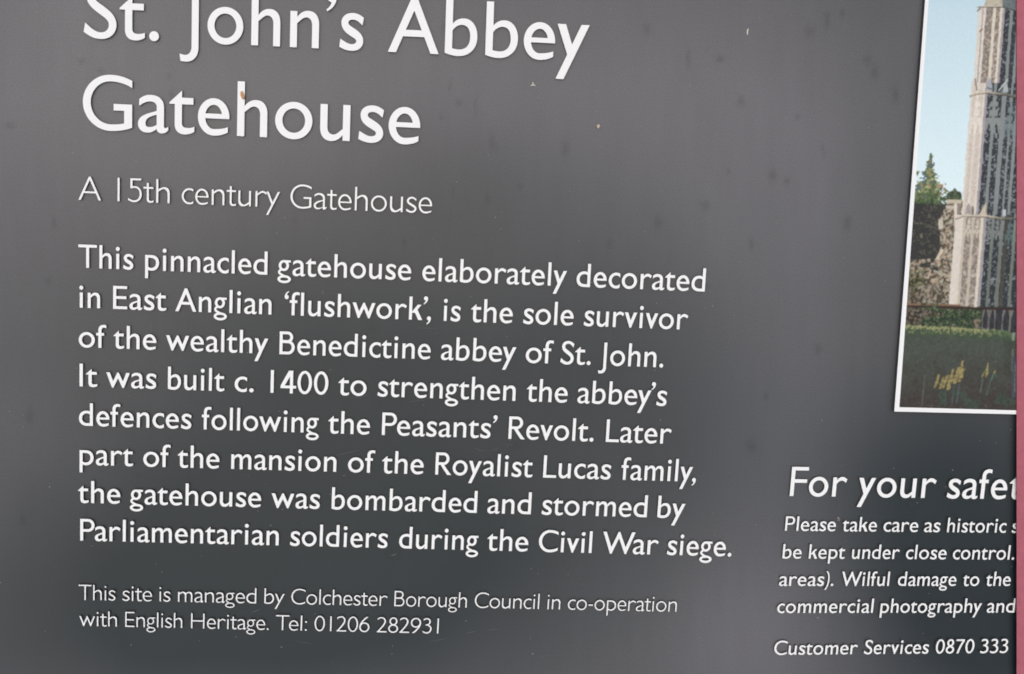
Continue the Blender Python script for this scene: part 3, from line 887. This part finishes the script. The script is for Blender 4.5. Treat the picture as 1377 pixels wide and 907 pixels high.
PIC_H = 0.0026  # plate height added to cast a soft dark band along its edge
oL = lambda y: 1244.1 - 0.0750 * y
oB = lambda x: 553.7 + (x - 1202.6) * 0.0225
TOPY = -150.0
XE = 1440.0
pic = slab('picture_plate_added_height', [(oL(TOPY), TOPY), (XE, TOPY), (XE, oB(XE)), (1202.6, 553.7)], -0.0002, PIC_H, [M_CORE], sign)
# white border: three strips butted round the print, a hair above the plate
def strip_poly(pts):
    return [tuple(p) for p in at(np.array([p[0] for p in pts]), np.array([p[1] for p in pts]), PIC_H + 0.00012)]
iL = lambda y: 1249.0 - 0.0722 * y
iB = lambda x: 547.9 + (x - 1209.4) * 0.0268
xc, yc = 1209.4, 547.9
bv = strip_poly([(oL(TOPY), TOPY), (iL(TOPY), TOPY), (xc, yc), (1202.6, 553.7), (XE, oB(XE)), (XE, iB(XE))])
put('white_border', bv, [(0, 3, 2, 1), (3, 4, 5, 2)], [M_WHITE], pic)
def photo_sheet():
    nx, ny = 300, 860
    s, t = np.meshgrid(np.linspace(0, 1, nx), np.linspace(0, 1, ny))
    y = TOPY + 6 + t * (yc - TOPY - 6)
    xl = iL(y) + (xc - iL(yc)) * t
    x = xl + s * (XE - xl)
    y = y + t * (x - xl) * 0.0268
    v = at(x, y, PIC_H + 0.00006).reshape(-1, 3)
    idx = np.arange(nx * ny).reshape(ny, nx)
    f = np.stack([idx[1:, :-1], idx[1:, 1:], idx[:-1, 1:], idx[:-1, :-1]], -1).reshape(-1, 4)
    me = bpy.data.meshes.new('photograph')
    me.vertices.add(len(v)); me.vertices.foreach_set('co', v.ravel().astype(np.float32))
    me.loops.add(f.size); me.loops.foreach_set('vertex_index', f.ravel().astype(np.int32))
    me.polygons.add(len(f)); me.polygons.foreach_set('loop_start', np.arange(0, f.size, 4, dtype=np.int32))
    me.polygons.foreach_set('loop_total', np.full(len(f), 4, np.int32))
    me.update(); me.validate()
    col = np.ones((nx * ny, 4), np.float32)
    im = photo_paint(x, y)
    col[:, :3] = im.reshape(-1, 3)
    a = me.attributes.new('print', 'FLOAT_COLOR', 'POINT')
    a.data.foreach_set('color', col.ravel())
    me.materials.append(M_PHOTO)
    o = bpy.data.objects.new('photograph', me)
    COL.objects.link(o); o.parent = pic
photo_sheet()

# ------------------------------------------------------------------ rose strip lying over the right side of the board
st = slab('painted_strip', [(1367.3, -150), (1415, -150), (1415, 1000), (1367.3, 1000)], 0.0029, 0.0033, [M_PINK])
st.matrix_world = SIGN_M
tag(st, 'narrow rose pink strip running down over the right edge of the grey board', 'strip')

# ------------------------------------------------------------------ scratches (part of the board) and what has settled on it
M_SCR, t_, b_ = principled('scratch', (0.095, 0.10, 0.105), 0.6, 0.3)
M_DUST, t_, b_ = principled('dust', (0.30, 0.30, 0.28), 0.9, 0.1)
PX = 0.00035
def sliver(V, Fc, x0, y0, x1, y1, w, h=0.00008, bend=0.0):
    n = 7; i0 = len(V)
    L = math.hypot(x1 - x0, y1 - y0); nx_, ny_ = -(y1 - y0) / L, (x1 - x0) / L
    for k in range(n):
        t = k / (n - 1); b = bend * math.sin(math.pi * t); hw_ = w * (0.12 + math.sin(math.pi * t)) / 2
        cx, cy = x0 + (x1 - x0) * t + nx_ * b, y0 + (y1 - y0) * t + ny_ * b
        V += [at(cx + nx_ * hw_, cy + ny_ * hw_, h), at(cx - nx_ * hw_, cy - ny_ * hw_, h)]
    Fc += [(i0 + 2 * k, i0 + 2 * k + 1, i0 + 2 * k + 3, i0 + 2 * k + 2) for k in range(n - 1)]
V, Fc = [], []
for sc_ in ((946.3, 73, 955.3, 60, .8, 1), (201.8, 428, 205.2, 450, .8, 0), (447, 613.6, 484, 605.5, .5, 0), (460.5, 640.6, 464.5, 638.8, 1.1, 0), (637, 602, 655, 606, .5, 2), (660, 606, 673, 601, .5, 1),
            (676, 597, 692, 599, .5, 0), (970, 444, 988, 438, .8, -1.5), (33, 385.5, 44, 386.2, .9, 0), (33, 390, 50, 391.5, .6, 0), (34, 366, 42, 366.4, .5, 0), (338, 824, 351, 818.5, .7, .5),
            (626, 852.4, 641, 848.8, .8, 0), (655, 848, 673, 845.8, .7, 0), (575, 864, 604, 858, .5, 0), (525, 747.5, 534, 744.5, 1.2, .6), (1267.8, 655.5, 1275, 653.6, .7, .4), (1129, 628, 1139, 624, .5, 0),
            (1005, 36, 1008, 31, .6, 0), (880, 21, 896, 24, .4, 0), (560, 441, 590, 442, .4, 0), (545, 541, 575, 538, .4, 0), (470, 536, 500, 531, .4, 0), (720, 885, 742, 880, .4, 0), (395, 862, 420, 866, .4, 0)):
    sliver(V, Fc, *sc_[:5], bend=sc_[5])
scr = put('scratches', V, Fc, [M_SCR], sign)
scr['kind'] = 'stuff'

V, Fc = [], []
drng = random.Random(11)
spots = [(1005 + drng.gauss(0, 1), 0, 0)] * 0
for k in range(260):
    spots.append((drng.uniform(0, 1366), drng.uniform(0, 907), drng.choice((.35, .4, .4, .45, .5, .6, .8))))
spots += [(1281, 632.5, 1.0), (1233.5, 676.3, .8), (716.5, 879.5, 1.1), (1100, 831, 1.1), (434, 392, .8), (434.5, 395, .6), (444.5, 665, .8), (67, 655, 1.0), (378.5, 870.5, .9), (176.5, 867.5, .8), (383, 293, .9),
          (614, 244.7, .7), (666, 292.5, .7), (724, 132, .8), (802, 150, .7), (809, 198, .6), (408.5, 206, .8), (223.5, 184.5, .6), (98.5, 205.5, 1.0), (1058, 158.5, .9), (927.5, 115.5, .9), (1090, 342, .8), (958, 411.5, .7), (883, 408, .7)]
for sx, sy, r in spots:
    if oL(sy) - 3 < sx and sy < 560:
        continue
    i0 = len(V); n = 6; a0 = drng.uniform(0, 6); el = drng.uniform(.6, 1.5)
    V.append(at(sx, sy, 0.00035 if r > .7 else 0.0002))
    for q in range(n):
        a = a0 + 2 * math.pi * q / n; rr = r * drng.uniform(.7, 1.2)
        V.append(at(sx + rr * el * math.cos(a), sy + rr / el * math.sin(a), 0.00002))
    Fc += [(i0, i0 + 1 + (q + 1) % n, i0 + 1 + q) for q in range(n)]
dust = put('dust_specks', V, Fc, [M_DUST])
dust.matrix_world = SIGN_M
dust['kind'] = 'stuff'
tag(dust, 'fine pale dust specks scattered over the grey board', 'dust')

def resting(name, px, py, h, build, mat, label, cat):
    """a small thing lying on the board; build(local) works in photo-pixel units, y up, z out"""
    V, Fc = build()
    o = put(name, [(v[0] * PX, v[1] * PX, v[2] * PX) for v in V], Fc, [mat], smooth=True)
    p = at(px, py, h)
    o.matrix_world = SIGN_M @ Matrix.Translation(Vector(p))
    tag(o, label, cat)
    return o

def blob(cx, cy, rx, ry, rz, rot=0.0, lump=0.0, seed=0, n=14, m=8):
    g = random.Random(seed); V, Fc = [], []
    for j in range(m + 1):
        th = math.pi * j / m
        for i in range(n):
            ph = 2 * math.pi * i / n
            k = 1 + lump * g.uniform(-1, 1)
            a, b, c = rx * k * math.sin(th) * math.cos(ph), ry * k * math.sin(th) * math.sin(ph), rz * (1 + k * math.cos(th)) * .9
            V.append((cx + a * math.cos(rot) - b * math.sin(rot), cy + a * math.sin(rot) + b * math.cos(rot), c))
    for j in range(m):
        for i in range(n):
            Fc.append((j * n + i, (j + 1) * n + i, (j + 1) * n + (i + 1) % n, j * n + (i + 1) % n))
    return V, Fc

def limbs(segs):
    V, Fc = [], []
    for x0, y0, z0, r0, x1, y1, z1, r1 in segs:
        i0 = len(V); n = 7
        d = Vector((x1 - x0, y1 - y0, z1 - z0)).normalized()
        a = d.orthogonal().normalized(); b = d.cross(a)
        for c, r in (((x0, y0, z0), r0 * .4), ((x0 + d.x * .5, y0 + d.y * .5, z0 + d.z * .5), r0), ((x1, y1, z1), r1), ((x1 + d.x * .5, y1 + d.y * .5, z1 + d.z * .5), r1 * .4)):
            for q in range(n):
                w = a * math.cos(2 * math.pi * q / n) * r + b * math.sin(2 * math.pi * q / n) * r
                V.append((c[0] + w.x, c[1] + w.y, c[2] + w.z))
        for s_ in range(3):
            Fc += [(i0 + s_ * n + q, i0 + s_ * n + (q + 1) % n, i0 + (s_ + 1) * n + (q + 1) % n, i0 + (s_ + 1) * n + q) for q in range(n)]
        Fc += [tuple(i0 + q for q in range(n))[::-1], tuple(i0 + 3 * n + q for q in range(n))]
    return V, Fc

M_RUST, t_, b_ = principled('orange_husk', (0.52, 0.26, 0.11), 0.6, 0.3)
grain(t_, b_, (0.55, 0.28, 0.12), 0.6, 1.35, 2200.0)
M_STRAW, t_, b_ = principled('pale_straw', (0.72, 0.68, 0.60), 0.7, 0.2)
grain(t_, b_, (0.74, 0.70, 0.62), 0.8, 1.1, 2500.0)
M_BEAD, t_, b_ = principled('pitted_bead', (0.6, 0.5, 0.4), 0.6, 0.3)
grain(t_, b_, (0.58, 0.48, 0.38), 0.25, 1.35, 1900.0)
M_HUSK, t_, b_ = principled('brown_husk', (0.34, 0.30, 0.26), 0.7, 0.2)
resting('seed', 326.3, 128.6, LET_H, lambda: blob(0, 0, 2.3, 5.4, 1.5, R(16), .05, 1), M_RUST, 'small orange brown seed stuck on the stem of the h in the title', 'seed')
resting('seed_bead', 804.6, 170.4, 0, lambda: blob(0, 0, 2.7, 2.8, 1.8, 0, .10, 3), M_BEAD, 'round pitted tan bead right of the title on bare grey board', 'bead')
resting('plant_fragment', 717, 114.3, 0, lambda: limbs([(0, 0, .8, .8, -2.9, -1.4, .8, .7), (0, 0, .8, .8, 2.6, -1.3, .8, .55), (0, 0, .8, .6, -.9, 2.6, 1.2, .75)]), M_STRAW, 'tiny three armed straw coloured plant fragment below the title', 'plant fragment')
resting('husk_flake', 1005, 43.6, 0, lambda: limbs([(-.15, -3.6, .7, .85, -.1, 2.2, .8, .95), (-.1, 2.2, .8, .95, .8, 4.2, .9, .5)]), M_STRAW, 'thin upright whitish husk flake near the top of the board', 'husk')
resting('insect_wing', 1127, 697.5, 0, lambda: limbs([(-.1, 2.6, .8, .9, -.6, .6, .8, .8), (.3, 2.4, .7, .5, 1.6, -.6, .7, .5), (1.6, -.6, .7, .5, 1.3, -3.4, .6, .45), (-.6, .6, .7, .4, -1.0, -3.2, .6, .3)]), M_HUSK, 'tiny folded brownish insect wing just after the word Please', 'insect wing')
